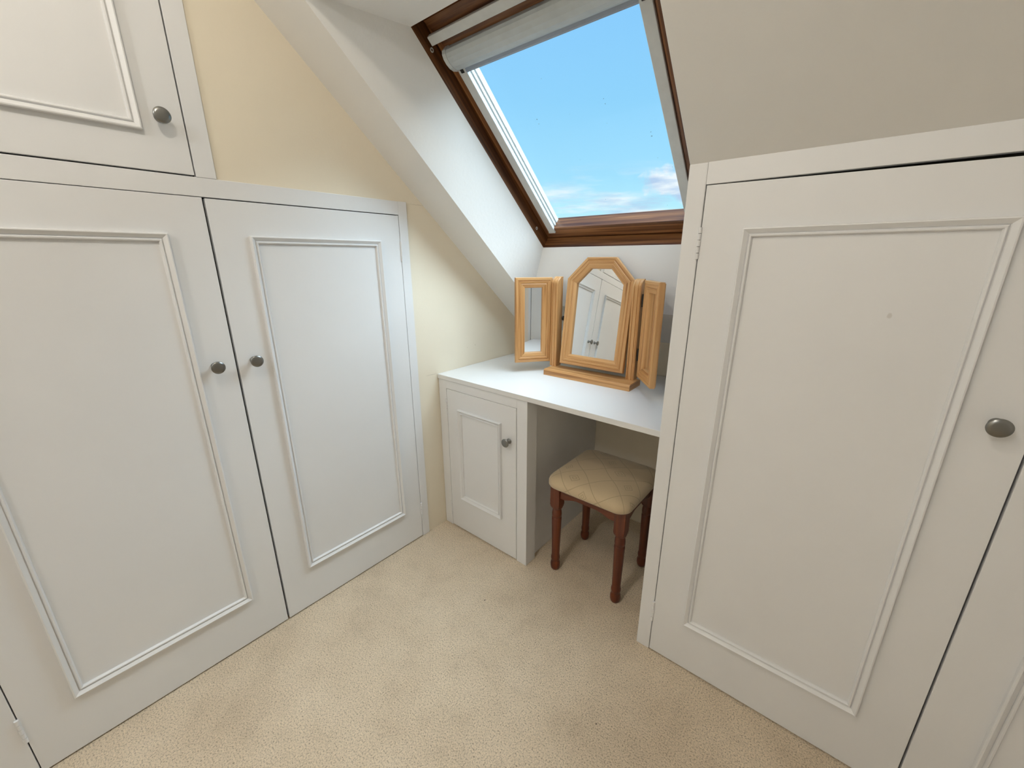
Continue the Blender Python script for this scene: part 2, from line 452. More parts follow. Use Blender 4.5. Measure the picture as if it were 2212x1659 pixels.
a0, a1 = (XL0, YA, slope(YA)), (XR0, YA, slope(YA))
b0, b1 = (XL1, YA, WO.z), (XR1, YA, WO.z)
c0, c1 = (XL0, YL, WT.z), (XR0, YL, WT.z)
d0, d1 = (XL1, WT.y, WT.z), (XR1, WT.y, WT.z)
rv = slabs('wall_reveal', [([a0, b0, d0, c0], (-1, 0, 0.2)), ([a1, c1, d1, b1], (1, 0, 0.2)),
                           ([a0, a1, b1, b0], (0, 1, 0)), ([c0, d0, d1, c1], (0, 0, 1))], 0.02, M_reveal)
tag(rv, 'white plastered splayed reveal around the skylight', 'wall', kind='structure')

wl = []
nx = (-1, 0, 0)
wl.append(([(0, -0.1058, 0), (0, YB, 0), (0, YB, slope(YB)), (0, -0.1058, slope(-0.1058))], nx))
wl.append(([(0, -0.6961, 1.4128), (0, -0.1058, 1.4128), (0, -0.1058, slope(-0.1058)), (0, -0.6961, slope(-0.6961))], nx))
wl.append(([(0, YF, 0), (0, -1.372, 0), (0, -1.372, ZC), (0, YF, ZC)], nx))
wl.append(([(0, -1.372, 2.02), (0, -0.73, 2.02), (0, YC, ZC), (0, -1.372, ZC)], nx))
wl.append(([(-0.53, -1.40, 0), (-0.53, -0.08, 0), (-0.53, -0.08, 1.9), (-0.53, -1.40, 1.9)], nx))
o = slabs('wall_left', wl, 0.02, M_cream)
tag(o, 'cream emulsioned side wall between wardrobe and slope', 'wall', kind='structure')

o = slabs('wall_back', [([(-0.02, YB, 0), (XR, YB, 0), (XR, YB, slope(YB)), (-0.02, YB, slope(YB))], (0, 1, 0))], 0.02, M_cream)
tag(o, 'low cream knee wall behind the dressing table', 'wall', kind='structure')
o = slabs('wall_alcove', [([(XW, YW + 0.022, 0), (XW, YB, 0), (XW, YB, slope(YB)), (XW, YW + 0.022, slope(YW + 0.022))], (1, 0, 0))], 0.018, M_ceil)
tag(o, 'off-white cheek wall at right end of dressing table', 'wall', kind='structure')
o = slabs('wall_right', [([(XR, YF, 0), (XR, YB, 0), (XR, YB, slope(YB)), (XR, YC, ZC), (XR, YF, ZC)], (1, 0, 0))], 0.02, M_ceil)
tag(o, 'off-white side wall at far right of the room', 'wall', kind='structure')
o = slabs('wall_front', [([(-0.02, YF, 0), (XR + 0.02, YF, 0), (XR + 0.02, YF, ZC), (-0.02, YF, ZC)], (0, -1, 0))], 0.02, M_ceil)
tag(o, 'off-white wall behind the viewer', 'wall', kind='structure')

# ------------------------------------------------------------------ joinery builders
MOULD = [(0, 0), (0, 0.0090), (0.0012, 0.0118), (0.0035, 0.0122), (0.0112, 0.0058), (0.0126, 0.0034), (0.0138, 0.0056), (0.0155, 0.0076), (0.0180, 0.0072), (0.0198, 0.0040), (0.0205, 0)]
KNOB = [(0, 0), (0.0105, 0), (0.0110, 0.0012), (0.0105, 0.003), (0.0065, 0.0055), (0.0055, 0.010), (0.0058, 0.016), (0.009, 0.0205), (0.0150, 0.0225), (0.0168, 0.0245), (0.0170, 0.0265), (0.0160, 0.0282), (0.010, 0.0292), (0, 0.0298)]
class Face:
    """a cupboard front: O origin, U across, Z up, Nn out of the front"""
    def __init__(s, O, U, Nn): s.O, s.U, s.N = Vector(O), Vector(U), Vector(Nn); s.Z = Vector((0, 0, 1))
    def p(s, u, z, n=0.0): return s.O + s.U * u + s.Z * z + s.N * n
    def panel(s, name, quad, t0, t1, mat, parent, bev=0.0012):
        """quad [(u,z)x4] extruded from depth t0 to t1 along the normal"""
        bm = bmesh.new()
        a = [bm.verts.new(s.p(u, z, t0)) for u, z in quad]; b = [bm.verts.new(s.p(u, z, t1)) for u, z in quad]
        bm.faces.new(a); bm.faces.new(b[::-1])
        for i in range(4):
            j = (i + 1) % 4; bm.faces.new((a[i], b[i], b[j], a[j]))
        if bev: bmesh.ops.bevel(bm, geom=list(bm.edges), offset=bev, segments=2, affect='EDGES', profile=0.6)
        return from_bm(name, bm, mat, parent)
    def rect(s, name, u0, u1, z0, z1, mat, parent, t0=-0.018, t1=0.0, bev=0.0012):
        return s.panel(name, [(u0, z0), (u1, z0), (u1, z1), (u0, z1)], t0, t1, mat, parent, bev)
    def moulding(s, u0, u1, z0, z1, mat, parent):
        c = [(u0, z0), (u1, z0), (u1, z1), (u0, z1)]
        inn = [s.Z, -s.U, -s.Z, s.U]
        for i in range(4):
            j = (i + 1) % 4
            strip('moulding', s.p(*c[i]), s.p(*c[j]), inn[i], s.N, MOULD, 1, 1, mat, parent)
    def knob(s, u, z, parent):
        k = lathe('knob', s.p(u, z), s.N, KNOB, M_nickel, parent); k['label'] = 'round satin nickel knob'
    def hinge(s, u, z, parent, side=1, mat=None):
        mat = mat or M_gloss
        bm = bmesh.new()
        h = 0.072; r = 0.0042; seg = 12
        for k in range(5):
            za = z - h / 2 + k * h / 5 + 0.0006; zb = z - h / 2 + (k + 1) * h / 5 - 0.0006
            rr = r if k % 2 == 0 else r * 0.92
            lo = [bm.verts.new(s.p(u + rr * math.cos(2 * math.pi * q / seg), za, 0.0022 + rr * math.sin(2 * math.pi * q / seg))) for q in range(seg)]
            hi = [bm.verts.new(s.p(u + rr * math.cos(2 * math.pi * q / seg), zb, 0.0022 + rr * math.sin(2 * math.pi * q / seg))) for q in range(seg)]
            bm.faces.new(lo); bm.faces.new(hi[::-1])
            for q in range(seg):
                w = (q + 1) % seg; bm.faces.new((lo[q], lo[w], hi[w], hi[q]))
        h_ = from_bm('hinge', bm, mat, parent); h_['label'] = 'white painted butt hinge knuckle'
    def carcass(s, u0, u1, z0, z1, depth, parent, top=None):
        """hollow box behind the front, coloured near-black as shade in the door gaps"""
        top = top or ((u0, z1), (u1, z1))
        q = [(u0, z0), (u1, z0), top[1], top[0]]
        f0 = [s.p(u, z, -0.018) for u, z in q]; f1 = [s.p(u, z, -depth) for u, z in q]
        faces = [f1] + [[f0[i], f0[(i + 1) % 4], f1[(i + 1) % 4], f1[i]] for i in range(4)]
        return polys('carcass', faces, M_inside, parent)

# ------------------------------------------------------------------ left wardrobe (two doors)
LF = Face((FX, 0, 0), (0, 1, 0), (1, 0, 0))
YL0, YG, YH, YFR = -1.3222, -0.7352, -0.1432, -0.1058
ZT, ZF = 1.3672, 1.4128
wd = tag(empty('fitted_wardrobe', (FX, -0.73, 0)), 'white two-door fitted wardrobe under cream wall, knobs side by side', 'wardrobe')
LF.rect('stile', YH, YFR, 0.0, ZF, M_gloss, wd)
LF.rect('stile', YL0 - 0.05, YL0, 0.0, ZF, M_gloss, wd)
LF.rect('rail', YL0, YH, ZT, ZF - 0.0005, M_gloss, wd)
LF.carcass(YL0 - 0.05, YFR, 0.0, ZF, 0.50, wd)
g = 0.0021
dl = LF.rect('door', YL0 + g, YG - g * 1.4, 0.005, ZT - 0.0016, M_gloss, wd)
LF.moulding(-1.2319, -0.8258, 0.163, 1.2765, M_gloss, dl)
LF.knob(-0.7875, 0.932, dl)
LF.hinge(YL0, 0.149, dl); LF.hinge(YL0, 1.24, dl)
dr = LF.rect('door', YG + g * 1.4, YH - g, 0.005, ZT - 0.0028, M_gloss, wd)
LF.moulding(-0.6449, -0.2306, 0.163, 1.2765, M_gloss, dr)
LF.knob(-0.691, 0.932, dr)
LF.hinge(YH, 1.242, dr); LF.hinge(YH, 0.137, dr)

# overhead cupboard on top of it
YUD, YU, ZUD = -0.740, -0.6961, 1.4128
oc = tag(empty('overhead_cupboard', (FX, -1.03, ZF)), 'white overhead cupboard above the two-door wardrobe, under the ceiling', 'cupboard')
LF.panel('stile', [(YUD, ZUD), (YU, ZUD), (YU, slope(YU) - 0.002), (YUD, slope(YUD) - 0.002)], -0.018, 0.0, M_gloss, oc)
LF.rect('stile', YL0 - 0.05, YL0, ZUD, 2.02, M_gloss, oc)
LF.rect('rail', YL0, YUD, 1.965, 2.02, M_gloss, oc)
LF.carcass(YL0 - 0.05, YU - 0.01, ZUD, 1.99, 0.50, oc)
du = LF.rect('door', YL0 + g, YUD - g * 1.5, ZUD + 0.0030, 1.963, M_gloss, oc)
LF.moulding(-1.2319, -0.8270, 1.498, 1.875, M_gloss, du)
LF.knob(-0.789, 1.532, du)
LF.hinge(YL0, 1.55, du); LF.hinge(YL0, 1.83, du)

# ------------------------------------------------------------------ right wardrobe under the eaves
RF = Face((0, YW, 0), (1, 0, 0), (0, -1, 0))
RD0, RD1, RD2 = 1.0255, 1.6143, 2.2035
RZT = 1.3745; RTOP = slope(YW) - 0.001
wr = tag(empty('eaves_wardrobe', (1.6, YW, 0)), 'white panelled wardrobe under the eaves, right of the dressing table', 'wardrobe')
RF.rect('stile', XW, RD0, 0.0, RTOP, M_gloss_r, wr, bev=0.003)
RF.rect('stile', RD2, RD2 + 0.045, 0.0, RTOP, M_gloss_r, wr)
RF.rect('rail', RD0, RD2, RZT, RTOP, M_gloss_r, wr)
# carcass follows the slope at its back
cz0, cz1 = 1.40, slope(0.50) - 0.02
q0 = [(XW + 0.02, YW + 0.018, 0), (RD2 + 0.045, YW + 0.018, 0), (RD2 + 0.045, YW + 0.018, cz0), (XW + 0.02, YW + 0.018, cz0)]
q1 = [(XW + 0.02, 0.50, 0), (RD2 + 0.045, 0.50, 0), (RD2 + 0.045, 0.50, cz1), (XW + 0.02, 0.50, cz1)]
polys('carcass', [q1] + [[q0[i], q0[(i + 1) % 4], q1[(i + 1) % 4], q1[i]] for i in range(4)], M_inside, wr)
d1_ = RF.panel('door', [(RD0 + g, 0.005), (RD1 - g, 0.005), (RD1 - g, RZT - 0.0085), (RD0 + g, RZT - 0.0018)], -0.018, 0.0, M_gloss_r, wr)
RF.moulding(1.1168, 1.5200, 0.1704, 1.2784, M_gloss_r, d1_)
RF.knob(1.569, 0.932, d1_)
RF.hinge(RD0, 1.248, d1_); RF.hinge(RD0, 0.156, d1_)
d2_ = RF.panel('door', [(RD1 + g, 0.005), (RD2 - g, 0.005), (RD2 - g, RZT - 0.0025), (RD1 + g, RZT - 0.0075)], -0.018, 0.0, M_gloss_r, wr)
RF.moulding(1.704, 2.110, 0.1704, 1.2784, M_gloss_r, d2_)
RF.knob(1.660, 0.932, d2_)
RF.hinge(RD2, 1.248, d2_); RF.hinge(RD2, 0.156, d2_)
# plain white wall panel beyond the wardrobe
RF.rect('end_panel', RD2 + 0.045, XR - 0.0005, 0.0, RTOP, M_gloss_r, wr)

# ------------------------------------------------------------------ dressing table: worktop and cupboard
ZD = 0.74; ZDB = 0.7205
wt = box('worktop', 0.001, XW - 0.001, -0.002, YB - 0.001, ZDB, ZD, M_desk, None, 0.0015)
tag(wt, 'white worktop of the dressing table, carrying the folding mirror', 'worktop')

DF = Face((0, 0.003, 0), (1, 0, 0), (0, -1, 0))
SX0, SX1, XC = 0.0474, 0.4389, 0.4880
SZT = 0.6821
cu = tag(empty('desk_cupboard', (0.24, 0.0, 0)), 'small white one-door cupboard under left end of worktop', 'cupboard')
DF.rect('stile', 0.001, SX0, 0.0, ZDB, M_gloss, cu)
DF.rect('rail', SX0, SX1, SZT, ZDB, M_gloss, cu)
DF.rect('stile', SX1, XC, 0.0, ZDB, M_gloss, cu, t0=-0.062)
box('side_panel', 0.4527, 0.4707, 0.066, YB - 0.001, 0.0, ZDB, M_gloss, cu, 0.0006)
DF.carcass(0.004, 0.4527, 0.002, ZDB - 0.002, 0.54, cu)
ds = DF.rect('door', SX0 + g, SX1 - g * 1.3, 0.005, SZT - 0.0014, M_gloss, cu)
DF.moulding(0.119, 0.362, 0.170, 0.6031, M_gloss, ds)
DF.knob(0.4015, 0.5385, ds)
DF.hinge(SX0, 0.60, ds); DF.hinge(SX0, 0.095, ds)

# ------------------------------------------------------------------ skylight (pivot roof window)
win = tag(empty('window_1', tuple(wp((XL1 + XR1) / 2, 0, 0))), 'dark stained wooden pivot skylight showing blue sky', 'window', kind='structure')
UC = (XL1 + XR1) / 2
def wstrip(name, u0, v0, u1, v1, a, prof, m0, m1, mat, parent):
    """strip in the window plane from (u0,v0) to (u1,v1); a = inward dir (du,dv); prof (inward, outward depth)"""
    return strip(name, wp(u0, v0, 0), wp(u1, v1, 0), EX * a[0] + EV * a[1], EW, prof, m0, m1, mat, parent)
# fixed outer frame
FP = [(-0.03, 0.001), (-0.001, 0.0), (0.0, 0.0), (0.0, 0.058), (0.012, 0.060), (0.012, 0.13), (-0.03, 0.13)]
jl = wstrip('jamb', XL1, 0, XL1, WH, (1, 0), FP, 1, 1, M_brown, win)
jr = wstrip('jamb', XR1, 0, XR1, WH, (-1, 0), FP, 1, 1, M_brown, win)
wstrip('sill', XL1, 0, XR1, 0, (0, 1), FP, 1, 1, M_brown, win)
wstrip('head', XL1, WH, XR1, WH, (0, -1), FP, 1, 1, M_brown, win)
for jm, uu, sg in ((jl, XL1, 1), (jr, XR1, -1)):
    for vv in (0.088, 0.790):
        k = lathe('screw_cap', wp(uu, vv, 0.024), EX * sg, [(0.0035, 0.0), (0.0035, 0.0005), (0.0035, 0.0016), (0.0058, 0.0016), (0.0065, 0.0008), (0.0065, 0.0)], M_alu, jm, 20)
# sash
G0 = 0.005; SW_ = 0.052
SP = [(0.0, 0.050), (0.003, 0.047), (SW_ - 0.004, 0.047), (SW_, 0.050), (SW_, 0.104), (0.0, 0.104)]
s0u, s1u, s0v, s1v = XL1 + G0, XR1 - G0, 0.008, WH - 0.012
SPS = [(a if a < 0.01 else a - 0.024, b) for a, b in SP]
KS = SW_ / (SW_ - 0.024)
wstrip('sash_stile', s0u, s0v, s0u, s1v, (1, 0), SPS, KS, KS, M_brown, win)
wstrip('sash_stile', s1u, s0v, s1u, s1v, (-1, 0), SPS, KS, KS, M_brown, win)
wstrip('sash_rail', s0u, s0v, s1u, s0v, (0, 1), SP, 1 / KS, 1 / KS, M_brown, win)
SPT = [(0.0, 0.050), (0.003, 0.047), (0.092, 0.047), (0.096, 0.050), (0.096, 0.104), (0.0, 0.104)]
strip('sash_rail', wp(s0u, s1v, 0), wp(s1u, s1v, 0), -EV, EW, SPT, (SW_ - 0.024) / 0.096, (SW_ - 0.024) / 0.096, M_brown, win)
# glass pane
gu0, gu1, gv0, gv1 = s0u + SW_ - 0.032, s1u - SW_ + 0.032, s0v + SW_ - 0.008, s1v - 0.096 + 0.008
SPECKS = []
def px_on_window(u, v, w):
    """point of the pane seen at a photo pixel (position in the pane's own plane)"""
    d = rt * ((u - W_PX / 2) / F_PX) + dn * ((v - H_PX / 2) / F_PX) + fw
    o_ = Vector((1.33735, -1.10606, 1.21397)); q = wp(0, 0, w)
    s = (q - o_).dot(EW) / d.dot(EW); X = o_ + d * s - q
    return X.dot(EX), X.dot(EV)
for pu, pv, pr_ in ((1169, 170, 2.0), (1160, 258, 5.0), (1164, 268, 3.0), (1304, 213, 2.5), (1307, 224, 3), (1311, 266, 2), (1406, 285, 3), (1408, 294, 4), (1230, 247, 1.5), (1421, 341, 1.6), (1452, 361, 1.6), (1253, 345, 1.5), (1308, 431, 1.6), (1442, 443, 2)):
    a_, b_ = px_on_window(pu, pv, 0.098); SPECKS.append((a_, b_, pr_ * 0.0006))
M_glass = glass_mat()
bm = bmesh.new(); uvl = bm.loops.layers.uv.new('UVMap')
cor = [(gu0, gv0), (gu1, gv0), (gu1, gv1), (gu0, gv1)]
f = bm.faces.new([bm.verts.new(wp(u, v, 0.098)) for u, v in cor])
for lp, c in zip(f.loops, cor): lp[uvl].uv = c
me = bpy.data.meshes.new('pane'); bm.to_mesh(me); bm.free()
pane = link('pane', me, M_glass, win); pane['label'] = 'clear glass pane with dirt specks'
# ventilation bar
VB = [(0, 0), (0.0, -0.012), (0.001, -0.013), (0.023, -0.013), (0.024, -0.012), (0.024, 0.0)]
vb = strip('ventilation_bar', wp(XL1 + 0.012, 0.822, 0.034), wp(XR1 - 0.012, 0.822, 0.034), -EV, EW, VB, 0, 0, M_rail, win)
vb['label'] = 'white ventilation bar across the top of the sash'
for uu in (XL1 + 0.09, UC, XR1 - 0.09):
    strip('bracket', wp(uu - 0.008, 0.818, 0.050), wp(uu + 0.008, 0.818, 0.050), -EV, EW, [(0, 0), (0, -0.016), (0.014, -0.016), (0.014, 0)], 0, 0, M_rail, win)

# ------------------------------------------------------------------ roller blind rolled up at the head of the skylight
bl = tag(empty('roller_blind', tuple(wp(UC, 0.74, 0.045))), 'rolled-up grey roller blind with white side rails on the skylight', 'blind')
bu0, bu1 = XL1 + 0.032, XR1 - 0.032
CP = [(0.000, 0.046), (0.000, 0.028), (0.006, 0.021), (0.016, 0.017), (0.030, 0.0165), (0.044, 0.020), (0.056, 0.028), (0.064, 0.040), (0.066, 0.060), (0.0, 0.060)]
CP = [(a, b) for a, b in CP]
cas = strip('cassette', wp(bu0 + 0.012, 0.775, 0), wp(bu1 - 0.012, 0.775, 0), -EV, EW, CP, 0, 0, M_blind, bl)
for u0, u1 in ((bu0 - 0.002, bu0 + 0.012), (bu1 - 0.012, bu1 + 0.002)):
    e_ = strip('end_cap', wp(u0, 0.777, 0), wp(u1, 0.777, 0), -EV, EW, [(a * 1.04, b - 0.0015) for a, b in CP], 0, 0, M_alu, bl)
BB = [(0.0, 0.046), (0.001, 0.042), (0.012, 0.041), (0.0165, 0.043), (0.018, 0.047), (0.017, 0.054), (0.0, 0.056)]
strip('bottom_bar', wp(bu0 + 0.008, 0.714, 0), wp(bu1 - 0.008, 0.714, 0), -EV, EW, BB, 0, 0, M_bar, bl)
for uu, sg in ((bu0, 1), (bu1, -1)):
    strip('pull_tab', wp(uu + sg * 0.012, 0.716, 0), wp(uu + sg * 0.022, 0.716, 0), -EV, EW, [(0, 0.041), (0, 0.038), (0.014, 0.038), (0.016, 0.041)], 0, 0, M_black, bl)
# side rails: stepped channel, flat face to the room and steps down to the glass
RP = [(0.0, 0.048), (0.0, 0.042), (0.001, 0.041), (0.029, 0.041), (0.030, 0.042), (0.030, 0.053), (0.0265, 0.053), (0.0265, 0.062), (0.030, 0.062), (0.030, 0.070), (0.0265, 0.070), (0.0265, 0.079), (0.030, 0.079), (0.030, 0.097), (0.004, 0.097), (0.004, 0.048)]
for uu, sg in ((bu0, 1), (bu1, -1)):
    strip('side_rail', wp(uu, 0.046, 0), wp(uu, 0.722, 0), EX * sg, EW, RP, 0, 0, M_rail, bl)
    strip('rail_end', wp(uu, 0.040, 0), wp(uu, 0.0462, 0), EX * sg, EW, [(0.0, 0.047), (0.0, 0.040), (0.031, 0.040), (0.031, 0.075), (0.018, 0.075), (0.018, 0.047)], 0, 0, M_rail, bl)

# ------------------------------------------------------------------ folding dressing-table mirror
CX = 0.549; YAW = 0.018
mex = Vector((math.cos(YAW), math.sin(YAW), 0)); mey = Vector((-math.sin(YAW), math.cos(YAW), 0)); mez = Vector((0, 0, 1))
MB = Vector((CX, 0.335, ZD))                    # middle of base
dm = tag(empty('dressing_table_mirror', tuple(MB)), 'pine triple folding mirror standing on the white worktop', 'mirror')
def mp_(a, b, c): return MB + mex * a + mey * b + mez * c
# base board with rounded front edge
BP = [(0.0, 0.0), (0.0, 0.0165), (0.0012, 0.0205), (0.005, 0.0242), (0.010, 0.0255), (0.093, 0.0255), (0.098, 0.0242), (0.102, 0.0205), (0.103, 0.0165), (0.103, 0.0)]
strip('base', mp_(-0.187, -0.053, 0.0), mp_(0.198, -0.053, 0.0), mey, mez, BP, 0, 0, M_pine, dm)
# posts: fluted front, rounded top
def post(a0):
    w, d, h0, h1 = 0.033, 0.040, 0.0255, 0.4035
    front = [(0.0, 0.004), (0.003, 0.001), (0.0075, 0.0005), (0.0095, 0.0035), (0.0115, 0.0), (0.0160, 0.0), (0.0170, 0.0), (0.0215, 0.0), (0.0235, 0.0035), (0.0255, 0.0005), (0.030, 0.001), (w, 0.004)]
    bm = bmesh.new(); uv = bm.loops.layers.uv.new('UVMap'); rows = []
    levels = [(h0, 0.0), (h1 - 0.030, 0.0)]
    for k in range(1, 9):
        t_ = math.pi / 2 * k / 8
        levels.append((h1 - 0.030 + 0.030 * math.sin(t_), 0.034 * (1 - math.cos(t_))))
    b0_ = 0.010
    for z, back in levels:
        ring = [(x, min(y + back, d - 0.004)) for x, y in front] + [(w, d), (0, d)]
        rows.append([(bm.verts.new(mp_(a0 + x, b0_ + y, z)), x + y) for x, y in ring])
    off = random.random() * 3
    for li, (r0, r1) in enumerate(zip(rows, rows[1:])):
        n = len(r0)
        for i in range(n):
            j = (i + 1) % n
            fc = bm.faces.new((r0[i][0], r0[j][0], r1[j][0], r1[i][0]))
            for lp, (zz, q) in zip(fc.loops, ((levels[li][0], r0[i][1]), (levels[li][0], r0[j][1]), (levels[li + 1][0], r0[j][1]), (levels[li + 1][0], r0[i][1]))): lp[uv].uv = (zz + off, q + off)
    bm.faces.new([v for v, _ in rows[0]]); bm.faces.new([v for v, _ in rows[-1]])
    return from_bm('post', bm, M_pine, dm)
post(-0.2005); post(0.151)

FRP = [(0.0, 0.0), (0.0, 0.0160), (0.0015, 0.0185), (0.010, 0.0190), (0.0118, 0.0168), (0.0135, 0.0168), (0.0155, 0.0190), (0.022, 0.0186), (0.0238, 0.0164), (0.0255, 0.0166), (0.0275, 0.0178), (0.036, 0.0150), (0.0405, 0.0135), (0.0425, 0.0120), (0.0425, 0.0)]
def framed(part_name, O, ux, uz, nn, outline, fw_, glass_label, scale=1.0):
    """backboard with a mitred moulded frame round a recessed mirror"""
    O, ux, uz, nn = Vector(O), Vector(ux), Vector(uz), Vector(nn)
    pt = lambda a, c, n=0.0: O + ux * a + uz * c + nn * n
    n_ = len(outline)
    ins = []
    cot = []
    for i in range(n_):
        p, q, r = (Vector(outline[(i + k) % n_]) for k in (-1, 0, 1))
        e1 = (q - p).normalized(); e2 = (r - q).normalized()
        turn = math.acos(max(-1, min(1, e1.dot(e2)))); cot.append(math.tan(turn / 2))
        n1 = Vector((-e1.y, e1.x)); 
        ins.append(lambda d, q=q, e1=e1, n1=n1, turn=turn: q + n1 * d - e1 * d * math.tan(turn / 2))
    # backboard
    bm = bmesh.new()
    bk = [ins[i](0.004) for i in range(n_)]
    a = [bm.verts.new(pt(p[0], p[1], -0.004)) for p in bk]; b = [bm.verts.new(pt(p[0], p[1], 0.0005)) for p in bk]
    uvl = bm.loops.layers.uv.new('UVMap')
    fs = [bm.faces.new(a), bm.faces.new(b[::-1])] + [bm.faces.new((a[i], b[i], b[(i + 1) % n_], a[(i + 1) % n_])) for i in range(n_)]
    for fc in fs:
        for lp in fc.loops:
            c = lp.vert.co - O; lp[uvl].uv = (c.dot(uz), c.dot(ux))
    board = from_bm(part_name, bm, M_pine, dm)
    for i in range(n_):
        j = (i + 1) % n_
        P0, P1 = pt(*outline[i]), pt(*outline[j])
        e = (Vector(outline[j]) - Vector(outline[i])).normalized(); inw = Vector((-e.y, e.x))
        strip('frame_rail', P0, P1, ux * inw.x + uz * inw.y, nn, [(a_ * scale, b_) for a_, b_ in FRP], cot[i], cot[j], M_pine, board)
    bm = bmesh.new()
    gl = [ins[i](fw_ - 0.004) for i in range(n_)]
    v0 = [bm.verts.new(pt(p[0], p[1], 0.0038)) for p in gl]; v1 = [bm.verts.new(pt(p[0], p[1], 0.0008)) for p in gl]
    bm.faces.new(v0); bm.faces.new(v1[::-1])
    for i in range(n_): bm.faces.new((v0[i], v1[i], v1[(i + 1) % n_], v0[(i + 1) % n_]))
    gm = from_bm('mirror_glass', bm, M_mirror, board); gm['label'] = glass_label
    return board, pt
TILT = 0.127
up = (mez * math.cos(TILT) + mey * math.sin(TILT)).normalized()
nn = -(mex.cross(up)).normalized() * -1
if nn.y > 0: nn = -nn
hw, hs, ht, wtp = 0.1425, 0.3505, 0.4345, 0.0615
CO = Vector((CX + 0.002, 0.330, 0.7895)) - nn * 0.0190
outline = [(-hw, 0), (hw, 0), (hw, hs), (wtp, ht), (-wtp, ht), (-hw, hs)]
cb, cpt = framed('centre_mirror', CO, mex, up, nn, outline, 0.0425, 'octagonal-topped mirror glass')
cb['label'] = 'tilting centre mirror in octagonal-topped pine frame'
for sg in (-1, 1):
    P = cpt(sg * hw, 0.188, 0.004)
    pk = lathe('pivot_knob', P, mex * sg, [(0, 0), (0.004, 0), (0.004, 0.006), (0.009, 0.007), (0.010, 0.010), (0.009, 0.0135), (0.0, 0.0145)], M_black, cb, 18)
    pk['label'] = 'black pivot knob'
# wings
WW, WZ, HH = 0.159, 0.7830, 0.3575
LANG, RANG = math.radians(51.6), math.radians(51.0)
for hx, hy, ang, sg in ((0.3485, 0.352, LANG, -1), (0.7415, 0.356, RANG, 1)):
    e = Vector((sg * math.cos(ang), -math.sin(ang), 0))
    n2 = Vector((-sg * math.sin(ang), -math.cos(ang), 0))
    O = Vector((hx, hy, WZ)) - n2 * 0.0190
    if sg > 0: ux, off_ = e, O
    else: ux, off_ = -e, O + e * WW
    bd, wpt = framed('side_mirror', off_, ux, mez, n2, [(0, 0), (WW, 0), (WW, HH), (0, HH)], 0.0415, 'narrow side mirror glass', 0.975)
    bd['label'] = 'left folding side mirror' if sg < 0 else 'right folding side mirror, seen nearly edge-on'
    for zz in (0.060, 0.262):
        a_in = 0.0 if sg > 0 else WW
        bm = bmesh.new()
        c0_ = Vector((hx, hy, 0)) + Vector((-sg * 0.0015, 0.002, 0))
        for k in range(10): pass
        for (r_, z0_, z1_) in ((0.0036, zz, zz + 0.046),):
            lo = [bm.verts.new(Vector((c0_.x + r_ * math.cos(q * math.pi / 6), c0_.y + r_ * math.sin(q * math.pi / 6), WZ + z0_))) for q in range(12)]
            hi = [bm.verts.new(Vector((v.co.x, v.co.y, WZ + z1_))) for v in lo]
            bm.faces.new(lo); bm.faces.new(hi[::-1])
            for q in range(12): bm.faces.new((lo[q], lo[(q + 1) % 12], hi[(q + 1) % 12], hi[q]))
        # leaf on the post side
        px0, px1 = (c0_.x - 0.0005, c0_.x + 0.0015)
        bm_box(bm, min(c0_.x, c0_.x - sg * 0.003), max(c0_.x, c0_.x - sg * 0.003), c0_.y, c0_.y + 0.020, WZ + zz, WZ + zz + 0.046)
        hg = from_bm('hinge', bm, M_black, bd); hg['label'] = 'black iron hinge'

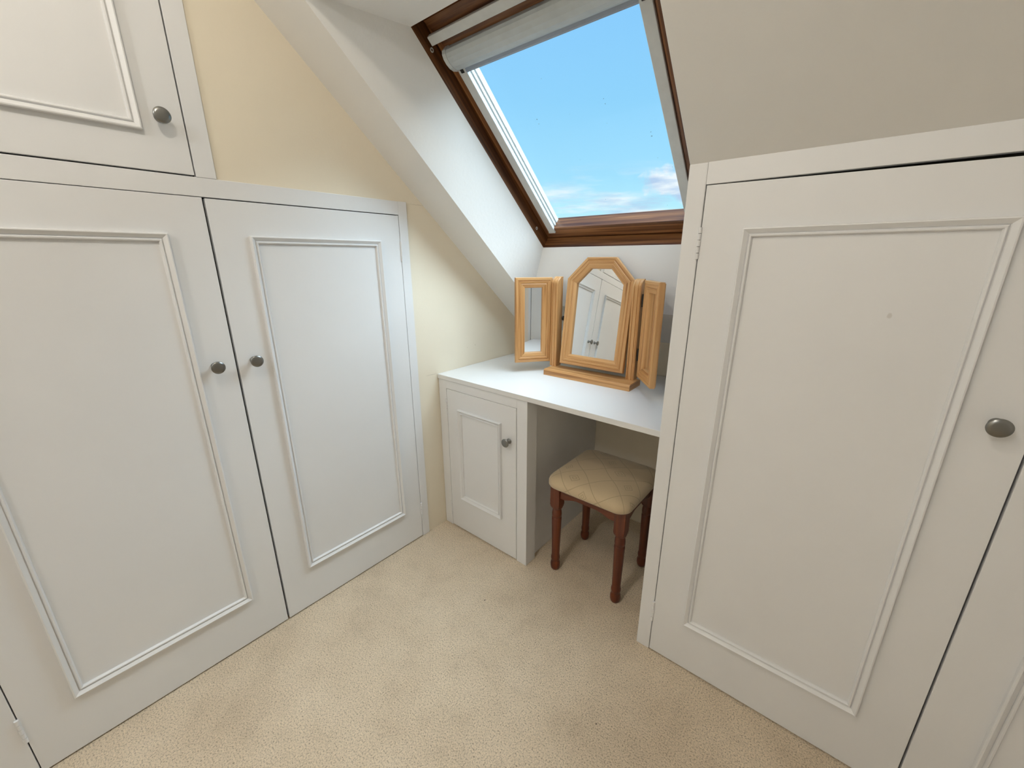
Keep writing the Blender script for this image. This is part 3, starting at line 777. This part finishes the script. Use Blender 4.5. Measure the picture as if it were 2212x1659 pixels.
# ------------------------------------------------------------------ stool
SXC, SYC = 0.7195, 0.192
st = tag(empty('dressing_stool', (SXC, SYC, 0)), 'stool with beige damask seat and reddish turned legs, under the worktop', 'stool')
ZB = 0.392
def rrect(hx, hy, r, seg=8):
    pts = []
    for cx_, cy_, a0_ in ((hx - r, hy - r, 0), (-hx + r, hy - r, 90), (-hx + r, -hy + r, 180), (hx - r, -hy + r, 270)):
        for k in range(seg + 1):
            a = math.radians(a0_ + 90 * k / seg); pts.append((cx_ + r * math.cos(a), cy_ + r * math.sin(a)))
    return pts
def seat():
    hx, hy = 0.1685, 0.170
    prof = [(0.012, 0.0), (0.003, 0.001), (0.0, 0.006), (0.0, 0.018), (0.003, 0.028), (0.010, 0.037), (0.022, 0.044), (0.045, 0.050), (0.080, 0.055), (0.12, 0.058), (0.155, 0.059)]
    bm = bmesh.new(); uv = bm.loops.layers.uv.new('UVMap'); rings = []
    n = None
    for ins_, z in prof:
        pts = rrect(hx - ins_, hy - ins_, max(0.045 - ins_ * 0.5, (min(hx, hy) - ins_) * 0.25), 8)
        out = []
        for x, y in pts:   # gently bowed sides
            bx = 1 - 0.025 * (y / hy) ** 2; by = 1 - 0.03 * (x / hx) ** 2
            out.append(bm.verts.new((SXC + x * bx, SYC + y * by, ZB + z)))
        rings.append(out)
    for a, b in zip(rings, rings[1:]):
        k = len(a)
        for i in range(k): bm.faces.new((a[i], a[(i + 1) % k], b[(i + 1) % k], b[i]))
    bm.faces.new(rings[-1]); bm.faces.new(rings[0])
    arc = [0.0] * len(prof)                       # distance over the cushion from its middle, as cloth is laid
    for i in range(len(prof) - 2, -1, -1):
        arc[i] = arc[i + 1] + math.hypot(prof[i][0] - prof[i + 1][0], prof[i][1] - prof[i + 1][1])
    sc_ = {}
    for i, rg in enumerate(rings):
        flat = 0.155 - prof[i][0]
        for v in rg: sc_[v] = arc[i] - flat       # extra length beyond the flat distance
    for fc in bm.faces:
        for lp in fc.loops:
            c = lp.vert.co; x, y = c.x - SXC, c.y - SYC; e = sc_[lp.vert]
            m_ = max(abs(x) / hx, abs(y) / hy, 1e-6)
            wx = max(0.0, (abs(x) / hx / m_ - 0.75) * 4); wy = max(0.0, (abs(y) / hy / m_ - 0.75) * 4)
            lp[uv].uv = (x + math.copysign(e * wx, x), y + math.copysign(e * wy, y))
    return from_bm('seat', bm, M_fabric, st, True)
sc = seat(); sc['label'] = 'padded beige damask seat with lattice pattern'
def leg(x, y):
    seg = 40; h = 0.0205
    # (z, radius, squareness)
    prof = [(0.0, 0.0135, 0), (0.004, 0.0165, 0), (0.014, 0.0190, 0), (0.026, 0.0193, 0), (0.036, 0.0175, 0), (0.040, 0.0158, 0), (0.044, 0.0160, 0), (0.050, 0.0178, 0), (0.058, 0.0180, 0), (0.066, 0.0165, 0), (0.070, 0.0157, 0),
            (0.12, 0.0166, 0), (0.18, 0.0178, 0), (0.236, 0.0190, 0), (0.244, 0.0188, 0), (0.2455, 0.0172, 0), (0.2485, 0.0172, 0), (0.250, 0.0188, 0), (0.262, 0.0190, 0), (0.274, 0.0178, 0), (0.281, 0.0165, 0), (0.2835, 0.0165, 0), (0.2875, 0.0195, 0.25), (0.294, 0.0205, 0.70), (0.303, h, 1), (ZB + 0.002, h, 1)]
    bm = bmesh.new(); uv = bm.loops.layers.uv.new('UVMap'); rings = []
    for z, r, sq in prof:
        ring = []
        for k in range(seg):
            a = 2 * math.pi * (k + 0.0) / seg + math.pi / 4
            rs = min(h / max(abs(math.cos(a)), abs(math.sin(a))), h * 1.36)
            rr = r * (1 - sq) + rs * sq
            ring.append(bm.verts.new((x + rr * math.cos(a), y + rr * math.sin(a), z)))
        rings.append(ring)
    off = random.random()
    for li, (a, b) in enumerate(zip(rings, rings[1:])):
        for k in range(seg):
            l = (k + 1) % seg
            fc = bm.faces.new((a[k], a[l], b[l], b[k]))
            for lp, (zz, q) in zip(fc.loops, ((prof[li][0], k), (prof[li][0], k + 1), (prof[li + 1][0], k + 1), (prof[li + 1][0], k))): lp[uv].uv = (zz + off, q / seg * 0.12 + off)
    bm.faces.new(rings[0]); bm.faces.new(rings[-1])
    o = from_bm('leg', bm, M_mahog, st)
    for p in o.data.polygons: p.use_smooth = (p.center.z < 0.2885)
    return o
LX0, LX1, LY0, LY1 = 0.5865, 0.8525, 0.072, 0.312
for lx in (LX0, LX1):
    for ly in (LY0, LY1): leg(lx, ly)
def apron(P0, P1, nrm):
    """rail with an arched lower edge"""
    P0, P1, nrm = Vector(P0), Vector(P1), Vector(nrm)
    d = (P1 - P0); L = d.length; d.normalize()
    bm = bmesh.new(); uv = bm.loops.layers.uv.new('UVMap'); n = 20; cols = []
    for k in range(n + 1):
        s = k / n; x = s * L
        arch = 0.0
        if 0.10 < s < 0.90:
            q = (s - 0.10) / 0.80; arch = 0.014 * min(1.0, math.sin(math.pi * q) * 1.5)
        zb_ = ZB - 0.052 + arch
        p = P0 + d * x
        cols.append([bm.verts.new(p + Vector((0, 0, zb_))), bm.verts.new(p + Vector((0, 0, ZB))), bm.verts.new(p + nrm * 0.018 + Vector((0, 0, ZB))), bm.verts.new(p + nrm * 0.018 + Vector((0, 0, zb_)))])
    off = random.random()
    for k, (a, b) in enumerate(zip(cols, cols[1:])):
        for i in range(4):
            j = (i + 1) % 4
            fc = bm.faces.new((a[i], b[i], b[j], a[j]))
            for lp in fc.loops:
                c = lp.vert.co; lp[uv].uv = ((c - P0).dot(d) + off, c.z + (c - P0).dot(nrm) + off)
    bm.faces.new(cols[0]); bm.faces.new(cols[-1])
    return from_bm('apron_rail', bm, M_mahog, st)
ho = 0.0205
apron((LX0 + ho, LY0 - 0.013, 0), (LX1 - ho, LY0 - 0.013, 0), (0, 1, 0))
apron((LX0 + ho, LY1 + 0.013, 0), (LX1 - ho, LY1 + 0.013, 0), (0, -1, 0))
apron((LX0 - 0.013, LY0 + ho, 0), (LX0 - 0.013, LY1 - ho, 0), (1, 0, 0))
apron((LX1 + 0.013, LY0 + ho, 0), (LX1 + 0.013, LY1 - ho, 0), (-1, 0, 0))

# ------------------------------------------------------------------ ceiling lamp above the camera, and an added fill lamp
def ceiling_or_fill_lamp(x, y, energy, col, label):
    t = tag(empty('ceiling_or_fill_lamp', (x, y, ZC)), label, 'lamp', 'ceiling lamps')
    lathe('ceiling_rose', (x, y, ZC), (0, 0, -1), [(0, 0), (0.07, 0.0), (0.07, 0.012), (0.055, 0.022), (0.0, 0.022)], M_rail, t)
    m, tt, b = newmat('warm_lit_glass')
    b.inputs['Emission Color'].default_value = (1.0, 0.70, 0.40, 1); b.inputs['Emission Strength'].default_value = 3.0
    v = coords(tt); tt.links.new(ramp(tt, noise(tt, v, 8), [(0.3, (0.8, 0.75, 0.65)), (0.7, (0.85, 0.8, 0.7))]), b.inputs['Base Color'])
    lathe('lamp_shade', (x, y, ZC - 0.022), (0, 0, -1), [(0.05, 0), (0.065, 0.012), (0.062, 0.035), (0.045, 0.055), (0.02, 0.064), (0, 0.066)], m, t)
    ld = bpy.data.lights.new('bulb', 'POINT'); ld.energy = energy; ld.color = col; ld.shadow_soft_size = 0.05
    lo = bpy.data.objects.new('bulb', ld); C.objects.link(lo); lo.location = (x, y, ZC - 0.11)
    lo.parent = t; lo.matrix_parent_inverse = world_of(t).inverted()
    return t
ceiling_or_fill_lamp(0.80, -1.14, LAMP_A, WARM, 'small white ceiling lamp above the viewer')
ceiling_or_fill_lamp(0.75, -2.20, FILL_B, COOL, 'added unseen fill lamp at the ceiling near the wall behind the viewer')  # added fill to even out the room light, no known lamp there
